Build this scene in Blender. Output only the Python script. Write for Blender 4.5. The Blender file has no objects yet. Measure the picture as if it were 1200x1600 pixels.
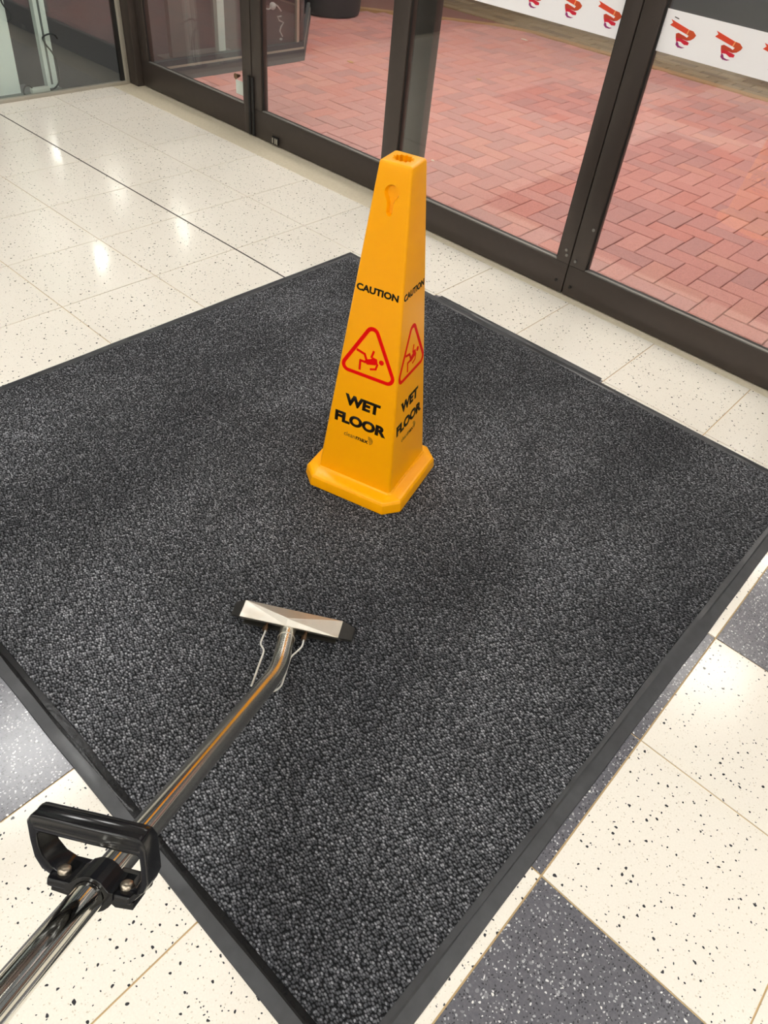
import bpy, bmesh, math, random
from mathutils import Vector, Matrix
R = random.Random(7)
scene = bpy.context.scene
col = scene.collection
PI = math.pi

# ------------------------------------------------------------------ camera
cd = bpy.data.cameras.new('camera'); cam = bpy.data.objects.new('camera', cd); col.objects.link(cam)
cd.sensor_fit = 'VERTICAL'; cd.sensor_height = 32.0; cd.lens = 1134.25 / 1600 * 32.0
cd.clip_start = 0.02
rx, uy, fw = Vector((0.73078, 0.6764, 0.09191)), Vector((-0.52568, 0.47175, 0.70789)), Vector((-0.43546, 0.56563, -0.70031))
m = Matrix((rx, uy, -fw)).transposed().to_4x4(); m.translation = Vector((4.01905, -2.26334, 1.44215))
cam.matrix_world = m
scene.camera = cam

# ------------------------------------------------------------------ world, exposure
w = bpy.data.worlds.new('world'); scene.world = w; w.use_nodes = True
bg = w.node_tree.nodes['Background']; bg.inputs[0].default_value = (0.30, 0.32, 0.38, 1); bg.inputs[1].default_value = 0.35
vs = scene.view_settings
vs.view_transform = 'Standard'; vs.look = 'None'; vs.gamma = 1.0; vs.exposure = 0.34
vs.use_curve_mapping = False
PANEL = 15.5        # brightness of the ceiling panels
AWNING = 11.5      # brightness of the unseen lamps added under the awning

# ------------------------------------------------------------------ helpers
def lin(c):
    return tuple(((v/255)/12.92 if v/255 <= .04045 else ((v/255+.055)/1.055)**2.4) for v in c)
def tag(o, label=None, cat=None, group=None, kind=None):
    if label: o['label'] = label
    if cat: o['category'] = cat
    if group: o['group'] = group
    if kind: o['kind'] = kind
    return o
def link(name, me, mt=None, parent=None):
    o = bpy.data.objects.new(name, me); col.objects.link(o)
    if mt is not None and len(me.materials) == 0: me.materials.append(mt)
    if parent is not None: o.parent = parent
    return o
def empty(name, loc=(0,0,0), rz=0):
    o = bpy.data.objects.new(name, None); col.objects.link(o)
    o.location = loc; o.rotation_euler = (0,0,rz); o.empty_display_size = .05
    return o
def mesh_bm(name, bm, smooth=False):
    bmesh.ops.recalc_face_normals(bm, faces=bm.faces[:])
    me = bpy.data.meshes.new(name); bm.to_mesh(me); bm.free()
    if smooth:
        for p in me.polygons: p.use_smooth = True
    return me
def smooth_angle(me, deg=35):
    for p in me.polygons: p.use_smooth = True
    try: me.set_sharp_from_angle(angle=math.radians(deg))
    except Exception: pass
    return me
def box_bm(lo, hi, bev=0, seg=2):
    bm = bmesh.new()
    x0,y0,z0 = lo; x1,y1,z1 = hi
    v = [bm.verts.new(p) for p in ((x0,y0,z0),(x1,y0,z0),(x1,y1,z0),(x0,y1,z0),(x0,y0,z1),(x1,y0,z1),(x1,y1,z1),(x0,y1,z1))]
    for f in ((0,1,2,3),(4,5,6,7),(0,1,5,4),(1,2,6,5),(2,3,7,6),(3,0,4,7)): bm.faces.new([v[i] for i in f])
    if bev: bmesh.ops.bevel(bm, geom=bm.edges[:]+bm.verts[:], offset=bev, segments=seg, affect='EDGES', profile=.5)
    return bm
def box(name, lo, hi, mt, parent=None, bev=0, seg=2):
    me = mesh_bm(name, box_bm(lo, hi, bev, seg))
    if bev: smooth_angle(me)
    return link(name, me, mt, parent)
def pyd(name, v, f, mt, parent=None, sm=None):
    me = bpy.data.meshes.new(name); me.from_pydata(v, [], f); me.update()
    bm = bmesh.new(); bm.from_mesh(me); bmesh.ops.recalc_face_normals(bm, faces=bm.faces[:]); bm.to_mesh(me); bm.free()
    if sm: smooth_angle(me, sm)
    return link(name, me, mt, parent)
def prism(name, pts, z0, z1, mt, parent=None):
    n = len(pts)
    v = [(x,y,z0) for x,y in pts]+[(x,y,z1) for x,y in pts]
    f = [list(range(n))[::-1], list(range(n,2*n))]+[[i,(i+1)%n,n+(i+1)%n,n+i] for i in range(n)]
    return pyd(name, v, f, mt, parent)
def tube_me(name, pts, r, seg=12, cap=True):
    """swept tube; r a number or list"""
    pts = [Vector(p) for p in pts]; n = len(pts)
    rs = r if isinstance(r,(list,tuple)) else [r]*n
    v=[]; f=[]
    t0 = (pts[1]-pts[0]).normalized()
    a = t0.orthogonal().normalized()
    for i,p in enumerate(pts):
        t = (pts[min(i+1,n-1)]-pts[max(i-1,0)]).normalized()
        a = (a - t*a.dot(t)).normalized(); b = t.cross(a)
        for k in range(seg):
            an = 2*PI*k/seg; v.append(p + (a*math.cos(an)+b*math.sin(an))*rs[i])
    for i in range(n-1):
        for k in range(seg):
            f.append((i*seg+k, i*seg+(k+1)%seg, (i+1)*seg+(k+1)%seg, (i+1)*seg+k))
    if cap: f.append(tuple(range(seg))[::-1]); f.append(tuple((n-1)*seg+k for k in range(seg)))
    me = bpy.data.meshes.new(name); me.from_pydata([tuple(x) for x in v], [], f); me.update()
    return smooth_angle(me, 50)
def smooth_path(pts, n=8):
    P=[Vector(p) for p in pts]; P=[P[0]*2-P[1]]+P+[P[-1]*2-P[-2]]; out=[]
    for i in range(1,len(P)-2):
        for k in range(n):
            t=k/n; a,b,c,d=P[i-1],P[i],P[i+1],P[i+2]
            out.append(.5*((2*b)+(c-a)*t+(2*a-5*b+4*c-d)*t*t+(3*b-a-3*c+d)*t**3))
    out.append(P[-2]); return out

# ------------------------------------------------------------------ materials
class N:
    def __init__(s, name):
        s.m = bpy.data.materials.new(name); s.m.use_nodes = True; s.t = s.m.node_tree
        s.p = s.t.nodes['Principled BSDF']; s.out = s.t.nodes['Material Output']
    def n(s, ty, **kw):
        o = s.t.nodes.new(ty)
        for k,v in kw.items(): setattr(o,k,v)
        return o
    def l(s, a, b): s.t.links.new(a, b)
    def set(s, **kw):
        for k,v in kw.items():
            i = s.p.inputs[k.replace('_',' ')]
            i.default_value = (*v,1) if isinstance(v,tuple) and len(v)==3 else v
    def pos(s): return s.n('ShaderNodeNewGeometry').outputs['Position']
    def obj(s): return s.n('ShaderNodeTexCoord').outputs['Object']
    def noise(s, vec, scale, detail=2, rough=.5, out='Fac'):
        o = s.n('ShaderNodeTexNoise'); o.inputs['Scale'].default_value=scale; o.inputs['Detail'].default_value=detail; o.inputs['Roughness'].default_value=rough
        if vec is not None: s.l(vec,o.inputs['Vector'])
        return o.outputs[out]
    def vor(s, vec, scale, rnd=1.0):
        o = s.n('ShaderNodeTexVoronoi'); o.voronoi_dimensions='2D'; o.inputs['Scale'].default_value=scale; o.inputs['Randomness'].default_value=rnd
        s.l(vec,o.inputs['Vector']); return o
    def math(s, op, a, b=None, c=None, clamp=False):
        o = s.n('ShaderNodeMath', operation=op); o.use_clamp=clamp
        for i,x in enumerate((a,b,c)):
            if x is None: continue
            if isinstance(x,(int,float)): o.inputs[i].default_value=x
            else: s.l(x,o.inputs[i])
        return o.outputs[0]
    def ramp(s, fac, stops, interp='LINEAR'):
        o = s.n('ShaderNodeValToRGB'); o.color_ramp.interpolation=interp
        e = o.color_ramp.elements
        while len(e)<len(stops): e.new(.5)
        for k,(p,c) in enumerate(stops): e[k].position=p; e[k].color=(*c,1) if len(c)==3 else c
        s.l(fac,o.inputs[0]); return o.outputs[0]
    def mix(s, fac, a, b, mode='MIX'):
        o = s.n('ShaderNodeMix', data_type='RGBA', blend_type=mode)
        for sock,x in ((0,fac),(6,a),(7,b)):
            if isinstance(x,(int,float)): o.inputs[sock].default_value=x
            elif isinstance(x,tuple): o.inputs[sock].default_value=(*x,1) if len(x)==3 else x
            else: s.l(x,o.inputs[sock])
        return o.outputs[2]
    def bump(s, h, strength=.3, dist=.002):
        o = s.n('ShaderNodeBump'); o.inputs['Strength'].default_value=strength; o.inputs['Distance'].default_value=dist
        s.l(h,o.inputs['Height']); s.l(o.outputs[0], s.p.inputs['Normal']); return o
def plain(name, rgb, rough=.5, metal=0, ior=1.5, noise=0, spec=None):
    k = N(name); k.set(Base_Color=lin(rgb), Roughness=rough, Metallic=metal, IOR=ior)
    if noise:
        f = k.noise(k.obj(), 30, 4)
        c = k.mix(f, tuple(x*(1-noise) for x in lin(rgb)), tuple(min(1,x*(1+noise)) for x in lin(rgb)))
        k.l(c, k.p.inputs['Base Color'])
    return k.m

def chips(k, base, vec, scale, share, rmin, rmax, color, soft=.03):
    """terrazzo chips of one size laid into a base colour"""
    v = k.vor(vec, scale)
    sep = k.n('ShaderNodeSeparateColor'); k.l(v.outputs['Color'], sep.inputs[0])
    on = k.math('LESS_THAN', sep.outputs[0], share)
    rad = k.math('MULTIPLY_ADD', sep.outputs[1], rmax-rmin, rmin)
    ins = k.math('MULTIPLY', k.math('SUBTRACT', rad, v.outputs['Distance']), 1/soft, clamp=True)
    return k.mix(k.math('MULTIPLY', ins, on), base, color)
def warped(k, vec, scale=90, amt=.008):
    nz = k.n('ShaderNodeTexNoise'); nz.inputs['Scale'].default_value=scale; nz.inputs['Detail'].default_value=1
    k.l(vec, nz.inputs['Vector'])
    s = k.n('ShaderNodeVectorMath', operation='MULTIPLY_ADD')
    k.l(nz.outputs['Color'], s.inputs[0]); s.inputs[1].default_value=(amt,)*3; k.l(vec, s.inputs[2])
    return s.outputs[0]
def flat(k, vec):
    s = k.n('ShaderNodeVectorMath', operation='MULTIPLY'); k.l(vec, s.inputs[0]); s.inputs[1].default_value=(1,1,0); return s.outputs[0]

k = N('white_terrazzo'); P = flat(k, k.pos()); W = warped(k, P)
b = k.mix(k.noise(P, 260, 2), lin((218,212,199)), lin((238,233,222)))
b = k.mix(k.math('MULTIPLY', k.noise(P, 1.3, 2), .5), b, lin((232,225,212)))
b = chips(k, b, W, 190, .16, .12, .30, lin((206,196,178)))
b = chips(k, b, W, 52, .30, .06, .17, lin((50,50,54)))
b = chips(k, b, W, 115, .09, .08, .22, lin((66,66,70)))
k.l(b, k.p.inputs['Base Color']); k.set(Roughness=.17, IOR=1.52)
k.l(k.ramp(k.noise(P, 3.5, 3), [(.35,(.10,)*3),(.7,(.20,)*3)]), k.p.inputs['Roughness'])
M_WHITE = k.m
k = N('grey_terrazzo'); P = flat(k, k.pos()); W = warped(k, P)
b = k.mix(k.noise(P, 190, 2), lin((78,78,84)), lin((112,111,117)))
b = chips(k, b, W, 70, .22, .10, .30, lin((128,127,132)))
b = chips(k, b, W, 210, .30, .15, .42, lin((58,58,62)))
b = chips(k, b, W, 165, .24, .14, .38, lin((168,167,170)))
b = chips(k, b, W, 120, .13, .10, .26, lin((214,213,213)))
b = chips(k, b, W, 60, .09, .06, .16, lin((226,224,220)))
k.l(b, k.p.inputs['Base Color']); k.set(Roughness=.2, IOR=1.52)
M_GREY = k.m
M_GROUT = plain('tan_grout', (196,168,122), .8)
M_JOINT = plain('dark_expansion_joint', (60,54,48), .7)
k = N('beige_threshold'); P = k.pos()
k.l(k.mix(k.noise(P, 60, 4), lin((196,184,158)), lin((220,210,188))), k.p.inputs['Base Color']); k.set(Roughness=.35)
M_THRESH = k.m
# carpet
k = N('charcoal_loop_carpet'); P = k.pos()
mp = k.n('ShaderNodeMapping'); mp.inputs['Scale'].default_value=(1,1.45,0); mp.inputs['Rotation'].default_value=(0,0,.35); k.l(P, mp.inputs[0])
W = warped(k, mp.outputs[0], 120, .003)
v = k.vor(W, 150, .75)
sep = k.n('ShaderNodeSeparateColor'); k.l(v.outputs['Color'], sep.inputs[0])
loop = k.ramp(sep.outputs[0], [(0,lin((64,65,68))),(.5,lin((92,93,96))),(.85,lin((118,119,122))),(1,lin((156,157,160)))])
fib = k.ramp(k.noise(P, 560, 3, .7), [(.3,(.45,.45,.45)),(.7,(1.25,1.25,1.25))])
c = k.mix(.8, loop, fib, 'MULTIPLY')
edge = k.ramp(v.outputs['Distance'], [(.27,(1.08,1.08,1.09)),(.54,(.09,.09,.095))])  # pits between the loops: their shade is put into the colour
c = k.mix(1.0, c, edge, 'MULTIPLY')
mp2 = k.n('ShaderNodeMapping'); mp2.inputs['Scale'].default_value=(1.5,.8,0); mp2.inputs['Rotation'].default_value=(0,0,.5); k.l(P, mp2.inputs[0])
sm = k.noise(mp2.outputs[0], 1.9, 4, .55)
wear = k.ramp(sm, [(.34,(.70,.70,.71)),(.52,(1.0,1.0,1.0)),(.68,(1.42,1.42,1.43))])
c = k.mix(1.0, c, wear, 'MULTIPLY')
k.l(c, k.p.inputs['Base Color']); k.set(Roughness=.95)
k.p.inputs['Specular IOR Level'].default_value=.2
h = k.math('SUBTRACT', .7, v.outputs['Distance'])
k.bump(h, .6, .004)
M_CARPET = k.m
k = N('black_rubber'); P = k.pos()
wet = k.noise(P, 7, 3)
k.l(k.mix(k.noise(P, 45, 5), lin((44,45,47)), lin((68,69,71))), k.p.inputs['Base Color'])
k.l(k.ramp(wet, [(.45,(.52,)*3),(.56,(.3,)*3)]), k.p.inputs['Roughness'])
k.bump(k.noise(P, 180, 3), .12, .001)
M_RUBBER = k.m
k = N('wet_black_rubber'); P = k.pos()
k.l(k.mix(k.noise(P, 60, 4), lin((12,12,13)), lin((26,26,27))), k.p.inputs['Base Color']); k.set(Roughness=.2, IOR=1.33)
k.bump(k.noise(P, 120, 3), .25, .001)
M_WET = k.m
# cone
k = N('yellow_plastic'); k.set(Base_Color=lin((255,172,0)), Roughness=.30, IOR=1.36)
k.p.inputs['Subsurface Weight'].default_value=.0
M_YEL = k.m
M_BLACKINK = plain('black_ink', (24,18,12), .5, ior=1.25)
M_REDINK = plain('red_ink', (228,0,0), .5, ior=1.25)
M_GREYINK = plain('thin_black_ink', (92,66,20), .4)
# metals
def steel(name, rgb, rough, var=.1, tan=0):
    k = N(name); O = k.obj()
    f = k.noise(O, 35, 4)
    c = k.mix(f, tuple(x*(1-var) for x in lin(rgb)), lin(rgb))
    if tan: c = k.mix(k.ramp(k.noise(O, 14, 3), [(.5,(0,0,0)),(.75,(tan,)*3)]), c, lin((170,140,100)))
    k.l(c, k.p.inputs['Base Color']); k.set(Metallic=1.0)
    k.l(k.ramp(k.noise(O, 60, 4), [(.3,(rough*.88,)*3),(.7,(rough*1.12,)*3)]), k.p.inputs['Roughness'])
    return k.m
k = N('polished_steel'); O = k.obj()
k.l(k.mix(k.noise(O, 35, 4), lin((222,220,210)), lin((232,230,220))), k.p.inputs['Base Color']); k.set(Metallic=1.0)
sx = k.n('ShaderNodeSeparateXYZ'); k.l(O, sx.inputs[0])
# scuffed towards the head, still mirror bright near the handle
k.l(k.ramp(k.math('ADD', sx.outputs[2], k.math('MULTIPLY', k.noise(O, 9, 3), .06)), [(.05,(.26,)*3),(.28,(.2,)*3),(.5,(.07,)*3)]), k.p.inputs['Roughness'])
M_TUBE = k.m
M_HEAD = steel('worn_steel', (208,202,190), .46, .1, .3)
M_HEADEND = steel('shaded_steel', (120,118,112), .45, .2)  # darker copy of the head steel, end shade put into its colour
M_WIRE = plain('bright_wire', (226,224,216), .35, .3)
M_BRASS = steel('dull_brass', (150,120,96), .4, .2)
M_BOLT = steel('bolt_steel', (190,178,160), .35)
M_GRIP = plain('black_plastic', (20,20,22), .17)
M_FRAME = plain('dark_bronze_aluminium', (66,58,53), .38, .25, noise=.12)
M_FRAMELINE = plain('glazing_bead', (130,128,122), .45, .3)
M_SILVER = plain('pale_aluminium', (178,172,158), .45, .4)
M_BEAD = plain('black_gasket', (24,22,20), .6)
M_LABELW = plain('white_label', (208,214,205), .5)
M_STICK = plain('white_sticker', (250,247,247), .45)
M_RB = [plain('ribbon_orange_red', (226,70,38), .4), plain('ribbon_dark_orange', (205,78,34), .4), plain('ribbon_rust', (196,62,34), .4), plain('ribbon_crimson', (214,26,54), .4), plain('ribbon_purple', (150,38,108), .4), plain('ribbon_glint', (244,160,96), .4)]
# glass: clear pane with a Fresnel mirror on it
def glass(name, tint=(.97,.98,.97), f0=.085):
    k = N(name); k.t.nodes.remove(k.p)
    lw = k.n('ShaderNodeLayerWeight'); lw.inputs[0].default_value=.5
    f5 = k.math('POWER', lw.outputs['Facing'], 5.0)
    fac = k.math('MULTIPLY_ADD', f5, 1-f0, f0, clamp=True)
    tr = k.n('ShaderNodeBsdfTransparent'); tr.inputs[0].default_value=(*tint,1)
    gl = k.n('ShaderNodeBsdfGlossy'); gl.inputs['Roughness'].default_value=.015
    mx = k.n('ShaderNodeMixShader'); k.l(fac, mx.inputs[0]); k.l(tr.outputs[0], mx.inputs[1]); k.l(gl.outputs[0], mx.inputs[2])
    k.l(mx.outputs[0], k.out.inputs[0]); return k.m
M_GLASS = glass('clear_glass')
M_SHOPGLASS = glass('shop_glass', (.93,.95,.94), .085)
# bricks
def brick_mat(name, cols, attr):
    k = N(name); P = k.pos()
    if attr: r = k.n('ShaderNodeAttribute', attribute_name='shade').outputs['Fac']
    else: r = k.n('ShaderNodeObjectInfo').outputs['Random']
    n = len(cols); c = k.ramp(r, [(i/n, lin(x)) for i,x in enumerate(cols)], 'CONSTANT')
    c = k.mix(k.math('MULTIPLY', k.noise(P, 22, 4), .55), c, lin(cols[1]))
    c = k.mix(k.ramp(k.noise(P, 160, 4), [(.45,(0,0,0)),(.75,(.35,)*3)]), c, lin((120,80,72)))
    k.l(c, k.p.inputs['Base Color']); k.set(Roughness=.72); k.bump(k.noise(P, 140, 4), .35, .002)
    return k.m
RED = [(202,138,130),(206,143,134),(194,136,131),(210,149,140),(186,136,132),(205,133,122),(196,141,136),(207,146,133),(180,130,127)]
OLI = [(150,128,94),(138,118,88),(158,136,102),(126,106,80),(164,142,108)]
M_BRICK, M_BRICKA = brick_mat('red_brick', RED, False), brick_mat('red_brick_far', RED, True)
M_PAVER, M_PAVERA = brick_mat('olive_paver', OLI, False), brick_mat('olive_paver_far', OLI, True)
M_SAND = plain('brick_joint_sand', (142,98,88), .95)
M_KERB = plain('tan_kerb', (176,136,92), .8, noise=.15)
M_ASPHALT = plain('asphalt', (62,62,64), .9, noise=.3)
M_CEIL = plain('ceiling_white', (226,226,222), .8)
M_WALL = plain('wall_paint', (232,229,222), .7)
M_SHOPDARK = plain('shop_dark_wall', (52,50,50), .8)
M_SHOPFLOOR = plain('shop_dark_floor', (70,70,72), .55, noise=.25)
M_PLINTH = plain('grey_plinth', (82,84,86), .5, noise=.1)
M_STAND = plain('pale_stand', (238,248,242), .4)
M_STANDFOOT = plain('grey_foot', (118,124,122), .5)
M_CABLE = plain('dark_cable', (54,58,60), .5)
M_WCABLE = plain('white_cable', (214,214,214), .5)
M_POT = plain('black_pot', (40,42,46), .5, noise=.1)
M_HOUSING = plain('lamp_housing', (225,225,222), .5)
def emis(name, rgb, s):
    k = N(name); k.set(Base_Color=(0,0,0), Emission_Color=rgb, Emission_Strength=s); return k.m
M_PANEL = emis('lit_panel', (1.0,.99,.965), PANEL)
M_AWN = emis('added_awning_lamp', (1.0,.93,.87), AWNING)
M_SPOT = emis('lit_downlight', (1.0,.96,.86), 60.0)

# ------------------------------------------------------------------ floor with terrazzo tiles
T = .4
floor = box('floor', (-.6, -6.0, -.03), (6.8, .4, -.0022), M_GROUT); tag(floor, 'terrazzo tiled floor with pale and dark grey squares', kind='structure')
def tile_me(name, mt, g=.0017):
    bm = box_bm((-T/2+g, -T/2+g, -.012), (T/2-g, T/2-g, 0)); me = mesh_bm(name, bm); me.materials.append(mt); return me
TW, TG = tile_me('white_tile', M_WHITE), tile_me('grey_tile', M_GREY)
TWJ = None
def is_dark(i, j):
    bx, by = i//2, j//2
    return j < 0 and (bx+by) % 2 == 0 and (i >= 6 or (j < -4 and i >= 2))
for i in range(-1, 17):
    for j in range(-15, 1):
        o = bpy.data.objects.new('tile', TG if is_dark(i,j) else TW); o.location = ((i+.5)*T, (j+.5)*T, 0)
        col.objects.link(o); o.parent = floor
    
# second narrow column up to the shop glass
for j in range(-15, 1):
    o = bpy.data.objects.new('tile', TW); o.scale = (.44,1,1); o.location = (-.49, (j+.5)*T, 0); col.objects.link(o); o.parent = floor
box('expansion_joint', (-.575, -.4035, -.002), (1.925, -.3965, .0006), M_JOINT, floor)
tr = box('trim_1', (-.60, .402, -.03), (6.8, .64, -.0008), M_THRESH, bev=.001, seg=1); tag(tr, 'beige stone threshold strip under the glass doors', kind='structure')

# ------------------------------------------------------------------ room shell behind the camera
o = box('ceiling', (-.7, -6.1, 3.0), (6.9, .75, 3.1), M_CEIL); tag(o, 'white ceiling', kind='structure')
o = box('wall_back', (-.7, -6.2, -.03), (6.9, -6.05, 3.0), M_WALL); tag(o, 'pale wall behind the viewer', kind='structure')
o = box('wall_right', (6.8, -6.05, -.03), (6.9, .75, 3.0), M_WALL); tag(o, 'pale wall on the right', kind='structure')

# ------------------------------------------------------------------ glass doors
TOP = 2.25
def leaf(name, x0, x1, yf, sl, sr, rail, label):
    """one framed glass leaf, front face at yf"""
    d = empty(name, (x0, yf, 0)); tag(d, label, kind='structure')
    W_ = x1-x0; th = .046; z0 = .004
    box('bottom_rail', (0,0,z0), (W_,th,rail), M_FRAME, d, .003)
    box('top_rail', (0,0,TOP-.1), (W_,th,TOP), M_FRAME, d, .003)
    box('stile', (0,0,rail), (sl,th,TOP-.1), M_FRAME, d, .003)
    box('stile', (W_-sr,0,rail), (W_,th,TOP-.1), M_FRAME, d, .003)
    box('glazing_bead', (sl,.004,rail), (W_-sr,.016,rail+.006), M_FRAMELINE, d, .001)
    box('gasket', (sl,.009,rail+.006), (sl+.006,.016,TOP-.1), M_BEAD, d)
    box('gasket', (W_-sr-.006,.009,rail+.006), (W_-sr,.016,TOP-.1), M_BEAD, d)
    g = box('glass_pane', (sl,.018,rail), (W_-sr,.026,TOP-.1), M_GLASS, d)
    return d
d1 = leaf('door_1', -.49, .562, .57, .075, .075, .145, 'fixed glass panel with dark frame beside the corner post')
d2 = leaf('door_2', .568, 1.77, .57, .075, .135, .145, 'fixed glass panel with dark frame left of the cone top')
d3 = leaf('door_3', 1.648, 2.727, .44, .092, .06, .13, 'sliding glass leaf with dark frame behind the cone')
d4 = leaf('door_4', 2.733, 3.81, .44, .073, .092, .13, 'sliding glass leaf with dark frame at the right edge')
d5 = leaf('door_5', 3.70, 4.9, .57, .135, .075, .145, 'fixed glass panel with dark frame beyond the right sliding leaf')
d6 = leaf('door_6', 4.906, 6.75, .57, .075, .075, .145, 'fixed glass panel with dark frame at the far right')
o = box('trim_2', (-.6, .42, TOP+.001), (6.8, .64, TOP+.16), M_FRAME, bev=.004); tag(o, 'dark header beam over the doors', kind='structure')
o = box('wall_front', (-.6, .50, TOP+.16), (6.8, .62, 3.0), M_WALL); tag(o, 'wall above the door header', kind='structure')
o = box('trim_3', (-.612, .527, 0), (-.492, .66, 3.0), M_FRAME, bev=.004); tag(o, 'dark corner post between shop window and doors', kind='structure')
# hardware on the leaves
def cyl(name, c, axis, r, L, mt, parent, seg=16, r2=None):
    a = Vector(axis).normalized(); c = Vector(c)
    me = tube_me(name, [c, c+a*L], [r, r2 if r2 is not None else r], seg); return link(name, me, mt, parent)
# meeting edge of door 1 / door 2: worn hinge bars, a knob and a white label
for x in (1.036, 1.066):
    p = link('hinge_bar', tube_me('hinge_bar', [(x,-.004,.008),(x,-.004,.30)], .0085, 10), M_BEAD, d1)
box('hinge_plate', (.987,-.002,.012), (1.0225,.001,.27), M_FRAME, d1, .001)
kb = cyl('door_knob', (.957,-.001,.282), (0,-1,0), .006, .03, M_BRASS, d1, 12, .015)
lb = box('label', (.90,.0145,.18), (.976,.0175,.248), M_LABELW, d1)
lt = box('floor_latch', (.165,-.010,.012), (.215,0,.05), M_BEAD, d2, .002)
for x in (.170,.190,.204): box('latch_tooth', (x,-.0135,.016), (x+.008,-.010,.044), M_SILVER, lt, .001)
# small bolts at the foot of the sliding leaves
for dd, pts in ((d3, ((1.045,.05),(1.062,.165),(1.055,.185))), (d4, ((.03,.045),(.022,.155),(.06,.30)))):
    for x,z in pts: cyl('bolt', (x,.001,z), (0,-1,0), .006, .006, M_FRAMELINE if z>.1 else M_BEAD, dd, 8)
box('brush_seal', (1.079,.012,.02), (1.083,.03,TOP-.05), M_FRAMELINE, d3)
# white sticker bands with ribbons
RIB = [
 (0,[(-.0544,.0354),(-.0454,.0277),(-.0532,.0197),(.0101,.0064),(.0138,.0199)]),
 (1,[(.0138,.0199),(.031,.0182),(.0436,.0094),(.0405,.0018),(.0307,-.0067),(.0168,-.0065),(.0145,-.0051),(.02,.0038),(.0101,.0064)]),
 (2,[(-.0246,.0014),(-.0162,.005),(.0056,.0007),(.0237,-.0044),(.0307,-.0067),(.0184,-.0101),(-.0002,-.0086),(-.0208,-.0098)]),
 (3,[(-.0212,-.0089),(-.0002,-.0086),(.017,-.0113),(.028,-.0138),(.0273,-.021),(.0141,-.0226),(-.0005,-.0167),(-.0103,-.0172),(-.0145,-.0204)]),
 (4,[(-.015,-.0192),(-.0144,-.0279),(-.0051,-.0334),(.009,-.0335),(.0193,-.0296),(.0074,-.03),(-.0032,-.0277),(-.0082,-.02)]),
 (5,[(.0101,.0064),(.0138,.0199),(.0172,.0197),(.0140,.0056)])]
def ribbon_mesh():
    v=[]; f=[]; mi=[]
    for li,(c,pts) in enumerate(RIB):
        b=len(v); n=len(pts); y0 = -.0004*(1+(c==5)); 
        v += [(x,y0,z) for x,z in pts]+[(x,0,z) for x,z in pts]
        f.append(list(range(b,b+n))); mi.append(c)
        for i in range(n): f.append([b+i,b+(i+1)%n,b+n+(i+1)%n,b+n+i]); mi.append(c)
    me = bpy.data.meshes.new('ribbon'); me.from_pydata(v,[],f); me.update()
    for mt in M_RB: me.materials.append(mt)
    for p,c in zip(me.polygons, mi): p.material_index=c
    return me
RBM = ribbon_mesh()
def band(d, x0, x1, xs, dx):
    bd = box('sticker_band', (x0,.0165,.917), (x1,.0178,1.036), M_STICK, d)
    tag(bd, 'white sticker band printed with red curled ribbons')
    for x in xs:
        o = bpy.data.objects.new('ribbon', RBM); col.objects.link(o); o.parent = bd; o.location = (x, .0164, .975)
    return bd
b3 = band(d3, .093, 1.018, [2.615-1.648-.158*q for q in range(6)], 0)
b4 = band(d4, .066, .98, [2.888-2.733+.158*q for q in range(6)], 0)
prs = [(-.045,.0385),(-.03,.036),(-.028,.0335),(-.034,.034),(-.046,.0365)]
pyd('scuff', [(2.888-2.733+x,.0160,.975+.006+z) for x,z in prs]+[(2.888-2.733+x,.0164,.975+.006+z) for x,z in prs], [[0,1,2,3,4],[9,8,7,6,5]]+[[i,(i+1)%5,5+(i+1)%5,5+i] for i in range(5)], M_BEAD, b4)

# ------------------------------------------------------------------ shop window on the left
wl = empty('wall_left', (-.58, .5, 0)); tag(wl, 'shop window glass wall with thin pale sill on the left', kind='structure')
box('sill', (-.02,-6.5,.0), (.012,0,.018), M_SILVER, wl, .002)
box('jamb', (-.016,-.004,.0), (.008,.026,2.6), M_SILVER, wl, .002)
box('gasket', (-.016,-.030,.018), (-.002,-.004,2.6), M_BEAD, wl)
box('glass_pane', (-.012,-6.5,.018), (-.004,-.03,2.6), M_SHOPGLASS, wl)
box('bulkhead', (-.05,-6.5,2.6), (.0,.026,3.0), M_FRAME, wl)
# its outside face, past the doors
wo = empty('wall_outside', (-.54, .665, -.02)); tag(wo, 'outside face of the shop with grey plinth and glass', kind='structure')
Pn = [(-.54,.665),(-.54,1.985),(-1.52,2.965),(-6.0,2.965)]
def wall_run(a, b, nm, mt, z0, z1, th, off=0):
    a=Vector((*a,0)); b=Vector((*b,0)); t=(b-a).normalized(); n=Vector((-t.y,t.x,0))
    p=[a-n*off, b-n*off, b+n*(th-off) , a+n*(th-off)]
    base=Vector((-.54,.665,0)); q=[(v.x-base.x, v.y-base.y) for v in p]
    return prism(nm, q, z0+.02, z1+.02, mt, wo)
for a,b in zip(Pn[:-1],Pn[1:]):
    wall_run(a,b,'plinth',M_PLINTH,-.02,.055,.06)
    wall_run(a,b,'frame_rail',M_SILVER,.055,.068,.05,-.006)
    wall_run(a,b,'frame_rail',M_PLINTH,.068,.10,.045,-.008)
    wall_run(a,b,'glass_pane',M_SHOPGLASS,.10,2.6,.008,-.02)
    wall_run(a,b,'bulkhead',M_FRAME,2.6,3.0,.06)
def post(x,y,w_,mt=M_SILVER): box('frame_post',(x+.54-w_,y-.665-w_,.12),(x+.54+w_,y-.665+w_,2.62),mt,wo,.002)
post(-.565,1.93,.012); post(-.60,2.0,.018,M_PLINTH)
# shop interior
o = box('floor_shop', (-8.5,-6.5,-.06), (-.605,4.5,-.025), M_SHOPFLOOR); tag(o,'dark floor inside the neighbouring shop',kind='structure')
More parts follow.
